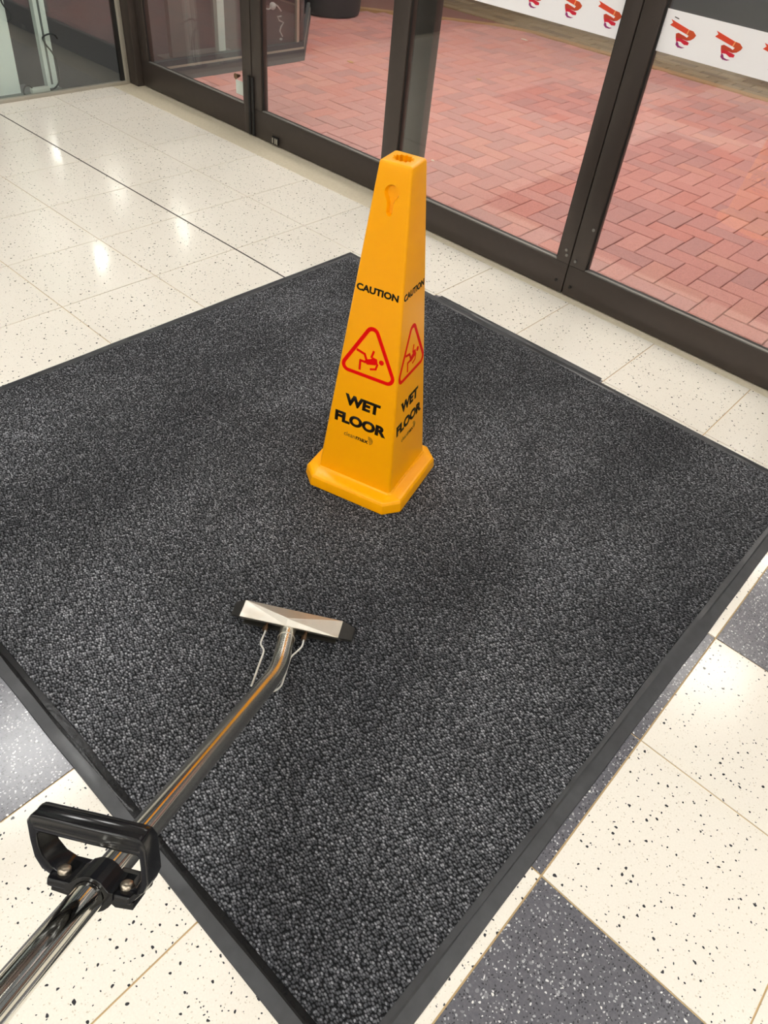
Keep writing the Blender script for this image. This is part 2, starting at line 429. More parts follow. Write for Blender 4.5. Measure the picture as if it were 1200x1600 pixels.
# shop floor plate must stay behind its own windows
o.data.clear_geometry()
poly = [(-8.5,-6.0),(-.605,-6.0),(-.605,1.96),(-1.56,2.90),(-8.5,2.90)]
n=len(poly); vv=[(x,y,-.05) for x,y in poly]+[(x,y,-.004) for x,y in poly]
o.data.from_pydata(vv,[],[list(range(n))[::-1],list(range(n,2*n))]+[[i,(i+1)%n,n+(i+1)%n,n+i] for i in range(n)]); o.data.update(); 
if len(o.data.materials)==0: o.data.materials.append(M_SHOPFLOOR)
o = box('wall_shop_back', (-8.65,-6.0,-.05),(-8.5,2.9,3.0), M_SHOPDARK); tag(o,'dark back wall of the shop',kind='structure')
o = box('ceiling_shop', (-8.6,-6.0,3.0),(-.72,1.9,3.08), M_SHOPDARK); tag(o,'dark shop ceiling',kind='structure')
o = box('wall_shop_side', (-8.5,-6.15,-.05),(-.75,-6.0,3.0), M_SHOPDARK); tag(o,'dark side wall of the shop',kind='structure')

# display stand close behind the left glass
st = empty('display_stand', (-.70,-.02,-.004)); tag(st,'pale two-legged display stand behind the left shop glass','display stand')
def lean_post(nm, y0,y1,yt0,yt1,x0,x1,h,mt,z0=.012):
    return pyd(nm,[(x0,y0,z0),(x1,y0,z0),(x1,y1,z0),(x0,y1,z0),(x0,yt0,h),(x1,yt0,h),(x1,yt1,h),(x0,yt1,h)],[(0,1,2,3),(4,5,6,7),(0,1,5,4),(1,2,6,5),(2,3,7,6),(3,0,4,7)],mt,st)
lean_post('panel_leg',-.27,-.12,-.25,-.06,-.03,.03,1.5,M_STAND)
lean_post('post_leg',.055,.122,.09,.155,-.02,.02,1.5,M_STAND)
lean_post('post_groove',.078,.090,.112,.124,.0202,.0222,1.49,M_STANDFOOT,.03)
box('shelf',(-.25,-.26,1.5),(.05,.17,1.54),M_STAND,st,.004)
box('foot_plate',(-.12,-.36,.0),(.07,-.02,.012),M_STANDFOOT,st,.004)
box('foot_plate',(-.06,.05,.0),(.05,.13,.012),M_STANDFOOT,st,.003)
pb = box('power_board',(-.648,-.095,-.004),(-.615,.015,.036),M_LABELW,bev=.004); tag(pb,'small white power board on shop floor beside the pale stand','power board')
cb = link('cable', tube_me('cable', smooth_path([(-.632,.01,.02),(-.655,.05,.006),(-.655,.10,.05),(-.655,.10,.17),(-.655,.06,.24),(-.665,.055,.27),(-.66,.09,.285),(-.66,.125,.28),(-.70,.16,.25)]), .0045, 8), M_CABLE, st); cb.matrix_parent_inverse=Matrix.Translation((.70,.02,.004)); tag(cb,'dark cable looped round the narrow leg')
cb = link('cable', tube_me('cable', smooth_path([(-.66,-.13,.36),(-.655,-.105,.385),(-.66,-.12,.42),(-.655,-.14,.46),(-.66,-.12,.50),(-.66,-.14,.55)]), .0045, 8), M_CABLE, st); cb.matrix_parent_inverse=Matrix.Translation((.70,.02,.004)); tag(cb,'dark cable curling along the wide leg')
cb = link('cable', tube_me('cable', smooth_path([(-.632,-.085,.034),(-.635,-.10,.05),(-.64,-.125,.045),(-.635,-.14,.01),(-.62,-.09,.004),(-.614,-.05,.0035)]), .004, 8), M_CABLE); tag(cb,'dark cable trailing from the white power board','cable')
# added posts standing in for a reflection in the corner panel
s2 = empty('display_stand', (-.92,1.28,-.004)); tag(s2,'grey-white posts added in place of a reflection in the corner door panel','display stand')
st_, st = st, s2
lean_post('panel_leg',-.20,-.05,-.19,-.04,-.02,.02,1.5,M_STANDFOOT)
lean_post('post_leg',.20,.26,.21,.27,-.02,.02,1.5,M_STAND)
box('foot_plate',(-.10,-.25,0),(.08,.32,.012),M_STANDFOOT,s2,.003)
# white cord behind the outside glass
cord = empty('white_cord', (-.62,1.75,.32)); tag(cord,'crumpled white cord with round plug hanging inside the shop window','cord')
link('cord', tube_me('cord', smooth_path([(0,-.06,-.012),(0,-.03,-.015),(.0,-.005,.01),(0,.04,.0),(0,.08,-.035)]), .005,8), M_WCABLE, cord)
link('cord', tube_me('cord', [(0,.08,-.065),(0,.045,-.065),(0,.06,-.09),(0,.10,-.105),(0,.075,-.13),(0,.065,-.155),(0,.09,-.19)], .005,8), M_WCABLE, cord)
bm = bmesh.new(); bmesh.ops.create_uvsphere(bm,u_segments=12,v_segments=8,radius=.024); link('plug', mesh_bm('plug',bm,True), M_WCABLE, cord)
bm = bmesh.new(); bmesh.ops.create_uvsphere(bm,u_segments=10,v_segments=6,radius=.014,matrix=Matrix.Translation((0,.075,-.205))@Matrix.Diagonal((.6,1,.6,1))); link('cord_end', mesh_bm('cord_end',bm,True), M_WCABLE, cord)
tg = box('door_tag',(-.538,1.56,-.0),(-.530,1.605,.062),M_LABELW,bev=.0035); tag(tg,'small white tag fixed to grey shop plinth outside','tag')

# ------------------------------------------------------------------ paving outside
ZB = -.02
o = box('ground_outside', (-9,.645,-.10), (9,12,-.034), M_SAND); tag(o,'sand bed under the paving outside',kind='structure')
U_=.1125; X0,Y0=2.93,.92
def side(px,py,a,b): return (b[0]-a[0])*(py-a[1])-(b[1]-a[1])*(px-a[0])
def in_red(x,y):
    if y < .645: return False
    if x < -.53: 
        # right of the shop's slanted front
        if y < 1.985: return False
    if side(x,y,(-.53,1.985),(-1.515,2.97)) > 0 and 1.985<y<2.97: return False
    if x < -1.515 and y < 2.975: return False
    return True
def in_kerb_red(x,y):
    if y > 4.66: return False
    if side(x,y,(-.6,4.66),(-1.7,3.56)) < 0 and x < -.6: return False
    if side(x,y,(4.9,.6),(3.5,4.7)) < 0: return False
    return True
bricks=[]
for i in range(-60,30):
    for j in range(-4,40):
        kx=(i-j)%4
        if kx==0: x0,y0,x1,y1 = X0+i*U_,Y0+j*U_,X0+(i+2)*U_,Y0+(j+1)*U_; rot=0
        elif kx==3: x0,y0,x1,y1 = X0+i*U_,Y0+j*U_,X0+(i+1)*U_,Y0+(j+2)*U_; rot=1
        else: continue
        cs=[(x0,y0),(x1,y0),(x0,y1),(x1,y1)]
        if any(in_red(*c) for c in cs) and y0 > .645 and in_kerb_red((x0+x1)/2,(y0+y1)/2): bricks.append(((x0+x1)/2,(y0+y1)/2,rot))
C0 = Vector((4.019,-2.263))
def vis(x,y):  # roughly inside the photograph
    v=Vector((x,y,-.02))-cam.location; d=v.dot(fw); px=600+1134*v.dot(rx)/d; py=800-1134*v.dot(uy)/d
    return -30<px<1230 and -30<py<700
bricks.sort(key=lambda b:(0 if vis(b[0],b[1]) else 1,(Vector(b[:2])-C0).length))
def brick_bm(L,Wd,z0,z1,bev=.004):
    bm=bmesh.new(); a,b=L/2,Wd/2
    v=[bm.verts.new(p) for p in ((-a,-b,z0),(a,-b,z0),(a,b,z0),(-a,b,z0),(-a,-b,z1-bev),(a,-b,z1-bev),(a,b,z1-bev),(-a,b,z1-bev),(-a+bev,-b+bev,z1),(a-bev,-b+bev,z1),(a-bev,b-bev,z1),(-a+bev,b-bev,z1))]
    for f in ((8,9,10,11),(0,1,5,4),(1,2,6,5),(2,3,7,6),(3,0,4,7),(4,5,9,8),(5,6,10,9),(6,7,11,10),(7,4,8,11),(3,2,1,0)): bm.faces.new([v[q] for q in f])
    return bm
BR = mesh_bm('brick', brick_bm(2*U_-.004,U_-.004,-.05,0,.003)); BR.materials.append(M_BRICK)
BV = mesh_bm('paver', brick_bm(.222,.106,-.05,0,.004)); BV.materials.append(M_PAVER)
def lay(root, items, me, nm, far_mat, limit=290):
    for x,y,rot in items[:limit]:
        o=bpy.data.objects.new(nm,me); col.objects.link(o); o.parent=root
        o.location=(x,y,ZB+R.uniform(-.0018,.0012)); o.rotation_euler=(R.uniform(-.008,.008),R.uniform(-.008,.008),rot*PI/2+R.uniform(-.012,.012))
    rest=items[limit:]
    if rest:
        V=[];F=[];S=[]
        pv=[tuple(v.co) for v in me.vertices]; pf=[tuple(p.vertices) for p in me.polygons]
        for x,y,rot in rest:
            mt=Matrix.Translation((x,y,ZB+R.uniform(-.0018,.0012)))@Matrix.Rotation(rot*PI/2+R.uniform(-.012,.012),4,'Z'); b=len(V)
            V+=[tuple(mt@Vector(q)) for q in pv]; F+=[tuple(b+t for t in q) for q in pf]; S+=[R.random()]*len(pv)
        mm=bpy.data.meshes.new(nm+'_field'); mm.from_pydata(V,[],F); mm.update()
        at=mm.attributes.new('shade','FLOAT','POINT'); at.data.foreach_set('value',S)
        o=link(nm+'_field',mm,far_mat,root); tag(o,kind='stuff')
bp = empty('paving_red',(0,0,0)); tag(bp,'red brick paving in herringbone outside the doors',kind='structure')
lay(bp,bricks,BR,'brick',M_BRICKA)
# tan kerb and olive pavers beyond it
def strip(nm,pts,wd,z0,z1,mt):
    V=[];F=[]
    for i,p in enumerate(pts):
        p=Vector(p); a=Vector(pts[max(i-1,0)]); c=Vector(pts[min(i+1,len(pts)-1)]); t=(c-a).normalized(); n=Vector((-t.y,t.x))
        for s_,z in ((-1,z0),(1,z0),(1,z1),(-1,z1)): q=p+n*s_*wd/2; V.append((q.x,q.y,z))
    for i in range(len(pts)-1):
        for s_ in range(4): F.append((i*4+s_,i*4+(s_+1)%4,(i+1)*4+(s_+1)%4,(i+1)*4+s_))
    F.append((0,1,2,3)); F.append(tuple((len(pts)-1)*4+q for q in (3,2,1,0)))
    return pyd(nm,V,F,mt)
kerb=strip('trim_4',[(6.0,4.68),(-.3,4.68),(-.62,4.58),(-1.02,4.26),(-1.75,3.66)],.085,-.05,-.012,M_KERB)
tag(kerb,'narrow tan kerb between red and olive paving',kind='structure')
pv=[]
for r_ in range(22):
    y=4.79+r_*.1155
    for c_ in range(-14,26):
        x=c_*.2305+(.115 if r_%2 else 0)
        if x<5.2 and x>-3: pv.append((x,y,0))
pv.sort(key=lambda b:(0 if vis(b[0],b[1]) else 1,(Vector(b[:2])-C0).length))
pp=empty('paving_olive',(0,0,0)); tag(pp,'olive brown pavers beyond the kerb',kind='structure')
lay(pp,pv,BV,'paver',M_PAVERA,290)
o=box('road',(-9,7.4,-.034),(9,12,-.022),M_ASPHALT); tag(o,'dark asphalt beyond the paving',kind='structure')
# dark pot outside the shop corner
pt=empty('planter_pot',(-1.66,3.33,-.02)); tag(pt,'large dark round pot on the brick paving by shop corner','pot')
def lathe(nm,prof,mt,parent,seg=40):
    V=[];F=[]
    for r_,z in prof:
        for q in range(seg): V.append((r_*math.cos(2*PI*q/seg),r_*math.sin(2*PI*q/seg),z))
    for i in range(len(prof)-1):
        for q in range(seg): F.append((i*seg+q,i*seg+(q+1)%seg,(i+1)*seg+(q+1)%seg,(i+1)*seg+q))
    F.append(tuple(range(seg))[::-1]); F.append(tuple((len(prof)-1)*seg+q for q in range(seg)))
    return pyd(nm,V,F,mt,parent,40)
lathe('pot_body',[(.26,.006),(.27,.01),(.28,.05),(.30,.6),(.27,.6),(.26,.5)],M_POT,pt)
lathe('pot_rim',[(.30,.55),(.315,.55),(.315,.61),(.275,.61),(.275,.57)],M_POT,pt)
# litter specks on the bricks
M_LEAF=plain('dry_leaf',(196,150,96),.8); M_PAPER=plain('paper_scrap',(226,214,196),.7)
for nm,lab,x,y,s_,mt in (('dry_leaf','dry tan leaf lying on bricks near the shop corner',-.35,2.28,.035,M_LEAF),('paper_scrap','white paper scrap on the bricks by the tan kerb',-.16,4.33,.04,M_PAPER),('dry_leaf','yellowish leaf on bricks in front of the paper scrap',.44,2.86,.022,M_LEAF),('paper_scrap','tiny pale scrap on bricks behind the cone top',1.36,1.22,.012,M_PAPER)):
    bm=bmesh.new(); cs=[]
    for q in range(7):
        a=2*PI*q/7; rr=s_*(.45+.3*R.random()); cs.append(bm.verts.new((rr*math.cos(a)*1.5,rr*math.sin(a)*.8,.004+.004*R.random())))
    f=bm.faces.new(cs); e=bmesh.ops.extrude_face_region(bm,geom=[f]); bmesh.ops.translate(bm,verts=[g for g in e['geom'] if isinstance(g,bmesh.types.BMVert)],vec=(0,0,-.003))
    o=link(nm,mesh_bm(nm,bm),mt); o.location=(x,y,ZB); tag(o,lab,nm.split('_')[-1])

# unseen awning outside, with lamps added to light the paving
o=box('awning',(-9,.76,3.05),(9,7.0,3.15),M_CEIL); tag(o,'awning over the footpath outside',kind='structure')
ALP=bpy.data.meshes
def ceil_light(x,y,z,sx,sy,mt,label,group,cat='ceiling light',nm='ceiling_light'):
    d=empty(nm,(x,y,z)); tag(d,label,cat,group)
    box('frame',(-sx/2-.02,-sy/2-.02,-.018),(sx/2+.02,sy/2+.02,-.001),M_HOUSING,d)
    box('diffuser',(-sx/2,-sy/2,-.024),(sx/2,sy/2,-.0185),mt,d)
for x,lx in ((-.5,'left'),(1.6,'middle'),(3.7,'right')):
    for y,ly in ((1.9,'inner row'),(3.6,'outer row')): ceil_light(x,y,3.05,1.2,.6,M_AWN,'unseen flat lamp added under the awning outside, '+ly+', '+lx,'added awning lamps')
for x,lx in ((1.2,'near the shop window'),(3.3,'middle'),(5.5,'near the right wall')):
    for y,ly in ((-.5,'row by the doors'),(-1.9,'second row from doors'),(-3.5,'third row from doors'),(-5.0,'row by the back wall')):
        if x == 3.3 and y > -2: continue
        ceil_light(x,y,3.0,.6,.6,M_PANEL,'square lit ceiling panel, '+ly+', '+lx,'ceiling panels')
for (x,y),lw_ in (((-6.55,2.845),'farthest from the glass'),((-4.98,2.80),'second from the back wall'),((-3.52,2.77),'by the street window'),((-3.44,1.58),'nearest the room')):
    d=empty('shop_downlight',(x,y,3.0)); tag(d,'small round pendant downlight in the dark shop, '+lw_,'downlight','shop downlights')
    lathe('housing',[(.075,-.4),(.085,-.4),(.085,-.3),(.02,-.29),(.02,-.001)],M_HOUSING,d,20); lathe('lamp',[(.002,-.402),(.07,-.402),(.07,-.392),(.002,-.392)],M_SPOT,d,20)

# ------------------------------------------------------------------ entrance mat
MX0,MX1,MY0,MY1=1.92,3.977,-2.103,-.018; MZ=.012; BW=.042
mat=empty('entrance_mat',((MX0+MX1)/2,(MY0+MY1)/2,0)); tag(mat,'large charcoal loop-pile entrance mat with black rubber edge','mat')
cx0,cy0=mat.location.x,mat.location.y
def ring(o_,i_,z): return None
hx,hy=(MX1-MX0)/2,(MY1-MY0)/2
# rubber border: bevelled ramp, subdivided so that its edges wander a little
NS=60
def looppts(hx,hy,z,wob,seed):
    rr=random.Random(seed); ph=[rr.uniform(0,6) for _ in range(8)]; pts=[]
    cs=[(-hx,-hy),(hx,-hy),(hx,hy),(-hx,hy)]
    for q in range(4):
        a,b=cs[q],cs[(q+1)%4]
        for s_ in range(NS):
            t=s_/NS; env=math.sin(PI*t)
            d=wob*env*(math.sin(9*t+ph[q])+.6*math.sin(23*t+ph[q+4])+.4*math.sin(51*t+ph[q]))
            nx,ny=((0,1),(-1,0),(0,-1),(1,0))[q]
            pts.append((a[0]+(b[0]-a[0])*t+nx*d,a[1]+(b[1]-a[1])*t+ny*d,z))
    return pts
L=[looppts(hx,hy,.0005,.0012,1),looppts(hx-.0015,hy-.0015,.003,.0012,1),looppts(hx-BW*.62,hy-BW*.62,.0065,.0022,2),looppts(hx-BW*.72,hy-BW*.72,.0105,.0020,3),looppts(hx-BW-.002,hy-BW-.002,.0100,.0016,4),looppts(hx-BW-.004,hy-BW-.004,.001,.0016,4)]
V=[p for l in L for p in l]; n4=4*NS; F=[];MI=[]
for i in range(len(L)-1):
    for q in range(n4):
        F.append((i*n4+q,i*n4+(q+1)%n4,(i+1)*n4+(q+1)%n4,(i+1)*n4+q)); MI.append(1 if (i==2 or i==3) and q>=3*NS-0 else 0)
for q in range(n4): F.append(((len(L)-1)*n4+q,(len(L)-1)*n4+(q+1)%n4,(q+1)%n4,q)); MI.append(0)
me=bpy.data.meshes.new('rubber_border'); me.from_pydata(V,[],F); me.update(); smooth_angle(me,30)
me.materials.append(M_RUBBER); me.materials.append(M_WET)
# the near-left edge is the y = -hy side
for p,(a,mi) in zip(me.polygons,zip(F,MI)):
    q=a[0]%n4; i=a[0]//n4
    p.material_index = 1 if (i in (2,3) and q<NS) else 0
link('rubber_border',me,None,mat); tag(bpy.data.objects['rubber_border'],'black rubber edging, wet along the inner side')
# carpet slab with softly uneven outline
co=looppts(hx-BW,hy-BW,MZ,.0028,9); ci=looppts(hx-BW-.004,hy-BW-.004,MZ+.0012,.0028,9); cb_=looppts(hx-BW,hy-BW,.001,.0028,9)
V=cb_+co+ci; F=[]
for i in range(2):
    for q in range(n4): F.append((i*n4+q,i*n4+(q+1)%n4,(i+1)*n4+(q+1)%n4,(i+1)*n4+q))
F.append(tuple(range(2*n4,3*n4))); F.append(tuple(range(n4))[::-1])
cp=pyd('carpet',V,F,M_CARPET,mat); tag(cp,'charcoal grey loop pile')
fl=box('rubber_flap',(2.425-cx0,-.02-cy0,.0005),(3.19-cx0,.006-cy0,.004),M_RUBBER,mat,.001); tag(fl,'extra strip of rubber sticking out on the door side')

# ------------------------------------------------------------------ wet floor cone
ZM=MZ+.0012
cone=empty('wet_floor_cone',(2.9815,-1.0064,ZM),.2749); tag(cone,'tall yellow four-sided caution wet floor cone standing on the mat','safety cone')
hb,ht,zb,zt=.1141,.0389,.0605-ZM,.897-ZM
def rsq(h,r,z,n=6):
    pts=[]
    for q in range(4):
        cxn,cyn=((1,-1),(1,1),(-1,1),(-1,-1))[q]; ccx,ccy=cxn*(h-r),cyn*(h-r); a0=-PI/2+q*PI/2
        for s_ in range(n+1):
            a=a0+PI/2*s_/n; pts.append((ccx+r*math.cos(a),ccy+r*math.sin(a),z))
    return pts
def hz(z): return hb+(ht-hb)*(z-zb)/(zt-zb)
secs=[rsq(hz(.012),.010,.012)]
for z in (.045,.1,.3,.5,.7,.8,.86): secs.append(rsq(hz(z),.010-.004*z,z))
for a in range(1,7):
    an=PI/2*a/6; secs.append(rsq(hz(zt-.007)-.007*(1-math.cos(an)),max(.0065-.003*(1-math.cos(an)),.003),zt-.007+.007*math.sin(an)))
n=len(secs[0]); V=[p for s_ in secs for p in s_]; F=[]
for i in range(len(secs)-1):
    for q in range(n): F.append((i*n+q,i*n+(q+1)%n,(i+1)*n+(q+1)%n,(i+1)*n+q))
F.append(tuple(range(n))[::-1]); F.append(tuple((len(secs)-1)*n+q for q in range(n)))
body=pyd('body',V,F,M_YEL,cone)
# frame of a side face: origin at its foot, u across, v up the slope, n outward
slope=Vector((0,-ht,zt))-Vector((0,-hb,zb)); FL=slope.length; vv_=slope.normalized(); nn_=Vector((1,0,0)).cross(vv_)
def face_mat(kq):
    m_=Matrix((Vector((1,0,0)),vv_,nn_)).transposed().to_4x4(); m_.translation=Vector((0,-hb,zb))
    return Matrix.Rotation(kq*PI/2,4,'Z')@m_
# cutters: toothed opening in the top, keyhole recess on two sides
def prism_me(pts,z0,z1,mtx,inset=None):
    lo=inset or pts
    n=len(pts); v=[tuple(mtx@Vector((x,y,z0))) for x,y in lo]+[tuple(mtx@Vector((x,y,z1))) for x,y in pts]
    f=[list(range(n))[::-1],list(range(n,2*n))]+[[i,(i+1)%n,n+(i+1)%n,n+i] for i in range(n)]
    me=bpy.data.meshes.new('cutter'); me.from_pydata(v,[],f); me.update(); return me
gear=[]
for q in range(48):
    a=2*PI*q/48; rr=.0245 if (q%4) in (0,1) else .0195; gear.append((rr*math.cos(a),rr*math.sin(a)*.9))
def keyhole(g,cy=.7795):
    out=[]
    for q in range(25):
        a=-PI*.28+(PI*1.56)*q/24; out.append(((.0165+g)*math.cos(a),cy+(.0165+g)*math.sin(a)))
    out+=[(-.0072-g,.7585),(-.0064-g,.740)]+[((.006+g)*math.cos(PI+PI*q/8),.738+(.006+g)*math.sin(PI+PI*q/8)) for q in range(1,8)]+[(.0064+g,.740),(.0072+g,.7585)]
    return out
def keycut(kq): return prism_me(keyhole(.005),-.009,.009,face_mat(kq),keyhole(-.003))
cut=[prism_me(gear,zt-.11,zt+.02,Matrix()),keycut(0),keycut(2)]
tmp=[]
for cme in cut:
    bmx=bmesh.new(); bmx.from_mesh(cme); bmesh.ops.recalc_face_normals(bmx,faces=bmx.faces[:]); bmx.to_mesh(cme); bmx.free()
    co_=bpy.data.objects.new('cutter',cme); col.objects.link(co_); co_.parent=cone; tmp.append(co_)
    md=body.modifiers.new('cut','BOOLEAN'); md.operation='DIFFERENCE'; md.object=co_; md.solver='EXACT'
bpy.context.view_layer.update()
dg=bpy.context.evaluated_depsgraph_get(); nm_=bpy.data.meshes.new_from_object(body.evaluated_get(dg)); body.modifiers.clear(); body.data=nm_
for co_ in tmp: bpy.data.objects.remove(co_)
smooth_angle(body.data,32)
body.data.materials.clear(); body.data.materials.append(M_YEL)
# eight-sided foot
B_,ch=.1548,.0389
def octo(h,c,z): return [(-h+c,-h,z),(h-c,-h,z),(h,-h+c,z),(h,h-c,z),(h-c,h,z),(-h+c,h,z),(-h,h-c,z),(-h,-h+c,z)]
secs=[octo(B_-.001,ch,0),octo(B_,ch,.003),octo(B_-.003,ch-.001,.030),octo(B_-.007,ch-.002,.037),octo(B_-.013,ch-.004,.040),octo(hb+.012,.018,.0425),octo(hb+.004,.009,.0445),octo(hb+.0008,.006,.049),octo(hb-.012,.006,.049)]
n=8; V=[p for s_ in secs for p in s_]; F=[]
for i in range(len(secs)-1):
    for q in range(n): F.append((i*n+q,i*n+(q+1)%n,(i+1)*n+(q+1)%n,(i+1)*n+q))
F.append(tuple(range(n))[::-1]); F.append(tuple((len(secs)-1)*n+q for q in range(n)))
foot=pyd('foot',V,F,M_YEL,cone); 
md=foot.modifiers.new('bevel','BEVEL'); md.width=.004; md.segments=3; md.limit_method='ANGLE'; md.angle_limit=math.radians(18)
for p in foot.data.polygons: p.use_smooth=True
# print: lettering and pictogram on the four sides
def text_mesh(txt,u0,u1,v0,v1,bold,nm):
    cu=bpy.data.curves.new(nm,'FONT'); cu.body=txt; cu.size=1; cu.offset=bold; cu.extrude=0; cu.resolution_u=4
    o=bpy.data.objects.new(nm,cu); col.objects.link(o); bpy.context.view_layer.update()
    me=bpy.data.meshes.new_from_object(o.evaluated_get(bpy.context.evaluated_depsgraph_get())); bpy.data.objects.remove(o)
    xs=[v.co.x for v in me.vertices]; ys=[v.co.y for v in me.vertices]
    ax,bx,ay,by=min(xs),max(xs),min(ys),max(ys)
    for v in me.vertices: v.co=Vector((u0+(v.co.x-ax)/(bx-ax)*(u1-u0), v0+(v.co.y-ay)/(by-ay)*(v1-v0), 0))
    return thick(me)
def thick(me,t=.0005):
    bm=bmesh.new(); bm.from_mesh(me); bmesh.ops.remove_doubles(bm,verts=bm.verts[:],dist=1e-7)
    fs=bm.faces[:]; e=bmesh.ops.extrude_face_region(bm,geom=fs)
    bmesh.ops.translate(bm,verts=[g for g in e['geom'] if isinstance(g,bmesh.types.BMVert)],vec=(0,0,t))
    bmesh.ops.translate(bm,verts=bm.verts[:],vec=(0,0,-.0001)); bmesh.ops.recalc_face_normals(bm,faces=bm.faces[:]); bm.to_mesh(me); bm.free(); return me
def polys_me(nm,polys):
    V=[];F=[]
    for p in polys: b=len(V); V+=[(x,y,0) for x,y in p]; F.append(list(range(b,b+len(p))))
    me=bpy.data.meshes.new(nm); me.from_pydata(V,[],F); me.update()
    bm=bmesh.new(); bm.from_mesh(me); bmesh.ops.recalc_face_normals(bm,faces=bm.faces[:])
    for f in bm.faces:
        if f.normal.z<0: f.normal_flip()
    bm.to_mesh(me); bm.free(); return thick(me)
def stroke(pts,wd):
    out=[]
    for a,b in zip(pts[:-1],pts[1:]):
        a,b=Vector(a),Vector(b); t=(b-a).normalized(); n=Vector((-t.y,t.x))*wd/2; a=a-t*wd*.3; b=b+t*wd*.3
        out.append([tuple(a+n),tuple(a-n),tuple(b-n),tuple(b+n)])
    return out
def rtri(cs,r,n=8):
    out=[]; k3=len(cs)
    for q in range(k3):
        p=Vector(cs[q]); a=(Vector(cs[q-1])-p).normalized(); b=(Vector(cs[(q+1)%k3])-p).normalized()
        ang=a.angle(b); dd=r/math.tan(ang/2); c=p+(a+b).normalized()*(r/math.sin(ang/2)); s=p+a*dd; e=p+b*dd
        a0=math.atan2(s.y-c.y,s.x-c.x); a1=math.atan2(e.y-c.y,e.x-c.x)
        while a1-a0>PI: a1-=2*PI
        while a1-a0<-PI: a1+=2*PI
        for s_ in range(n+1): t=a0+(a1-a0)*s_/n; out.append((c.x+r*math.cos(t),c.y+r*math.sin(t)))
    return out
to=rtri([(-.089,.327),(.089,.327),(0,.489)],.020); ti=rtri([(-.0722,.3368),(.0722,.3368),(0,.4680)],.0105)
V=[(x,y,0) for x,y in to]+[(x,y,0) for x,y in ti]; n=len(to)
me=bpy.data.meshes.new('warning_triangle'); me.from_pydata(V,[],[(q,(q+1)%n,n+(q+1)%n,n+q) for q in range(n)]); me.update(); TRI=thick(me); TRI.materials.append(M_REDINK)
fig=stroke([(-.036,.3955),(-.0144,.3905),(-.0075,.376)],.0064)+stroke([(-.0234,.345),(-.0243,.3701),(-.0117,.3695)],.0062)+[[(-.0150,.3705),(-.0081,.378),(.0047,.3835),(.0083,.3897),(.021,.3876),(.0240,.3752),(.018,.3705),(-.0041,.3645)]]+stroke([(.0050,.388),(.0092,.405)],.0058)+stroke([(.0236,.3741),(.0205,.3597),(.0064,.3550)],.0055)+[[(.0337+.0068*math.cos(2*PI*q/14),.3825+.0068*math.sin(2*PI*q/14)) for q in range(14)]]
FIG=polys_me('falling_figure',fig); FIG.materials.append(M_REDINK)
CAU=text_mesh('CAUTION',-.0577,.0535,.5472,.5645,.042,'caution_lettering'); CAU.materials.append(M_BLACKINK)
WET=text_mesh('WET',-.0545,.0495,.2305,.2635,.055,'wet_lettering'); WET.materials.append(M_BLACKINK)
FLO=text_mesh('FLOOR',-.0787,.0758,.1715,.2045,.055,'floor_lettering'); FLO.materials.append(M_BLACKINK)
B1=text_mesh('clean',-.0455,-.012,.1345,.1478,0.0,'brand_lettering'); B1.materials.append(M_GREYINK)
B2=text_mesh('max',-.0095,.0285,.1345,.1445,.022,'brand_lettering'); B2.materials.append(M_BLACKINK)
arcs=[]
for rr in (.0035,.0065,.0095,.0125):
    pts=[(.0285+rr*math.cos(math.radians(a)),.1455+rr*math.sin(math.radians(a))*.95) for a in range(-70,101,17)]
    arcs+=stroke(pts,.0012)
ARC=polys_me('brand_swirl',arcs); ARC.materials.append(M_GREYINK)
for kq in range(4):
    fm=face_mat(kq); last=None
    for nm,me in (('caution_lettering',CAU),('warning_triangle',TRI),('falling_figure',FIG),('wet_lettering',WET),('floor_lettering',FLO),('brand_lettering',B1),('brand_lettering',B2),('brand_swirl',ARC)):
        o=bpy.data.objects.new(nm,me); col.objects.link(o)
        o.parent=cone; o.matrix_local=fm
        if nm=='warning_triangle': last=o
        if nm=='falling_figure': o.parent=last; o.matrix_local=Matrix()

# ------------------------------------------------------------------ carpet cleaning wand
S_=Vector((.853,.522,0)).normalized(); D_=Vector((.522,-.853,0)).normalized(); HC=Vector((3.2414,-1.5509,ZM))
wand=empty('carpet_wand',HC); tag(wand,'chrome carpet cleaning wand with black handle lying across the mat','cleaning wand')
def HL(s,d,h): return S_*s+D_*d+Vector((0,0,h))      # head frame, relative to the wand's base
def WL(p): return Vector(p)-HC
hv=dict(FL=(-.125,-.018,.002),FR=(.125,-.018,.002),RL=(-.125,.020,.002),RR=(.125,.020,.002),a=(-.119,-.008,.040),e=(.119,-.008,.040),b=(-.119,.042,.040),f=(.119,.042,.040),c=(-.004,.030,.056),d=(-.004,.044,.044))
names=list(hv); V=[HL(*hv[q]) for q in names]; ix={q:i for i,q in enumerate(names)}
Fn=[('FL','FR','e','a'),('a','c','e'),('a','b','d','c'),('c','d','f','e'),('b','RL','RR','f','d'),('FL','a','b','RL'),('FR','RR','f','e'),('FL','RL','RR','FR')]
hd=pyd('suction_head',[tuple(v) for v in V],[[ix[q] for q in t] for t in Fn],M_HEAD,wand); tag(hd,'folded steel suction head')
md=hd.modifiers.new('bevel','BEVEL'); md.width=.0012; md.segments=2; md.limit_method='NONE'
for s in (-1,1):
    q=[(.1195*s,-.008,.0395),(.1195*s,.0415,.0395),(.1255*s,.020,.002),(.1255*s,-.018,.002),(.149*s,-.018,.001),(.149*s,.018,.001),(.147*s,-.016,.012),(.147*s,.021,.012)]
    pyd('end_wedge',[tuple(HL(*t)) for t in q],[(0,1,2,3),(3,2,5,4),(4,5,7,6),(6,7,1,0),(0,3,4,6),(1,7,5,2)],M_HEADEND,wand)
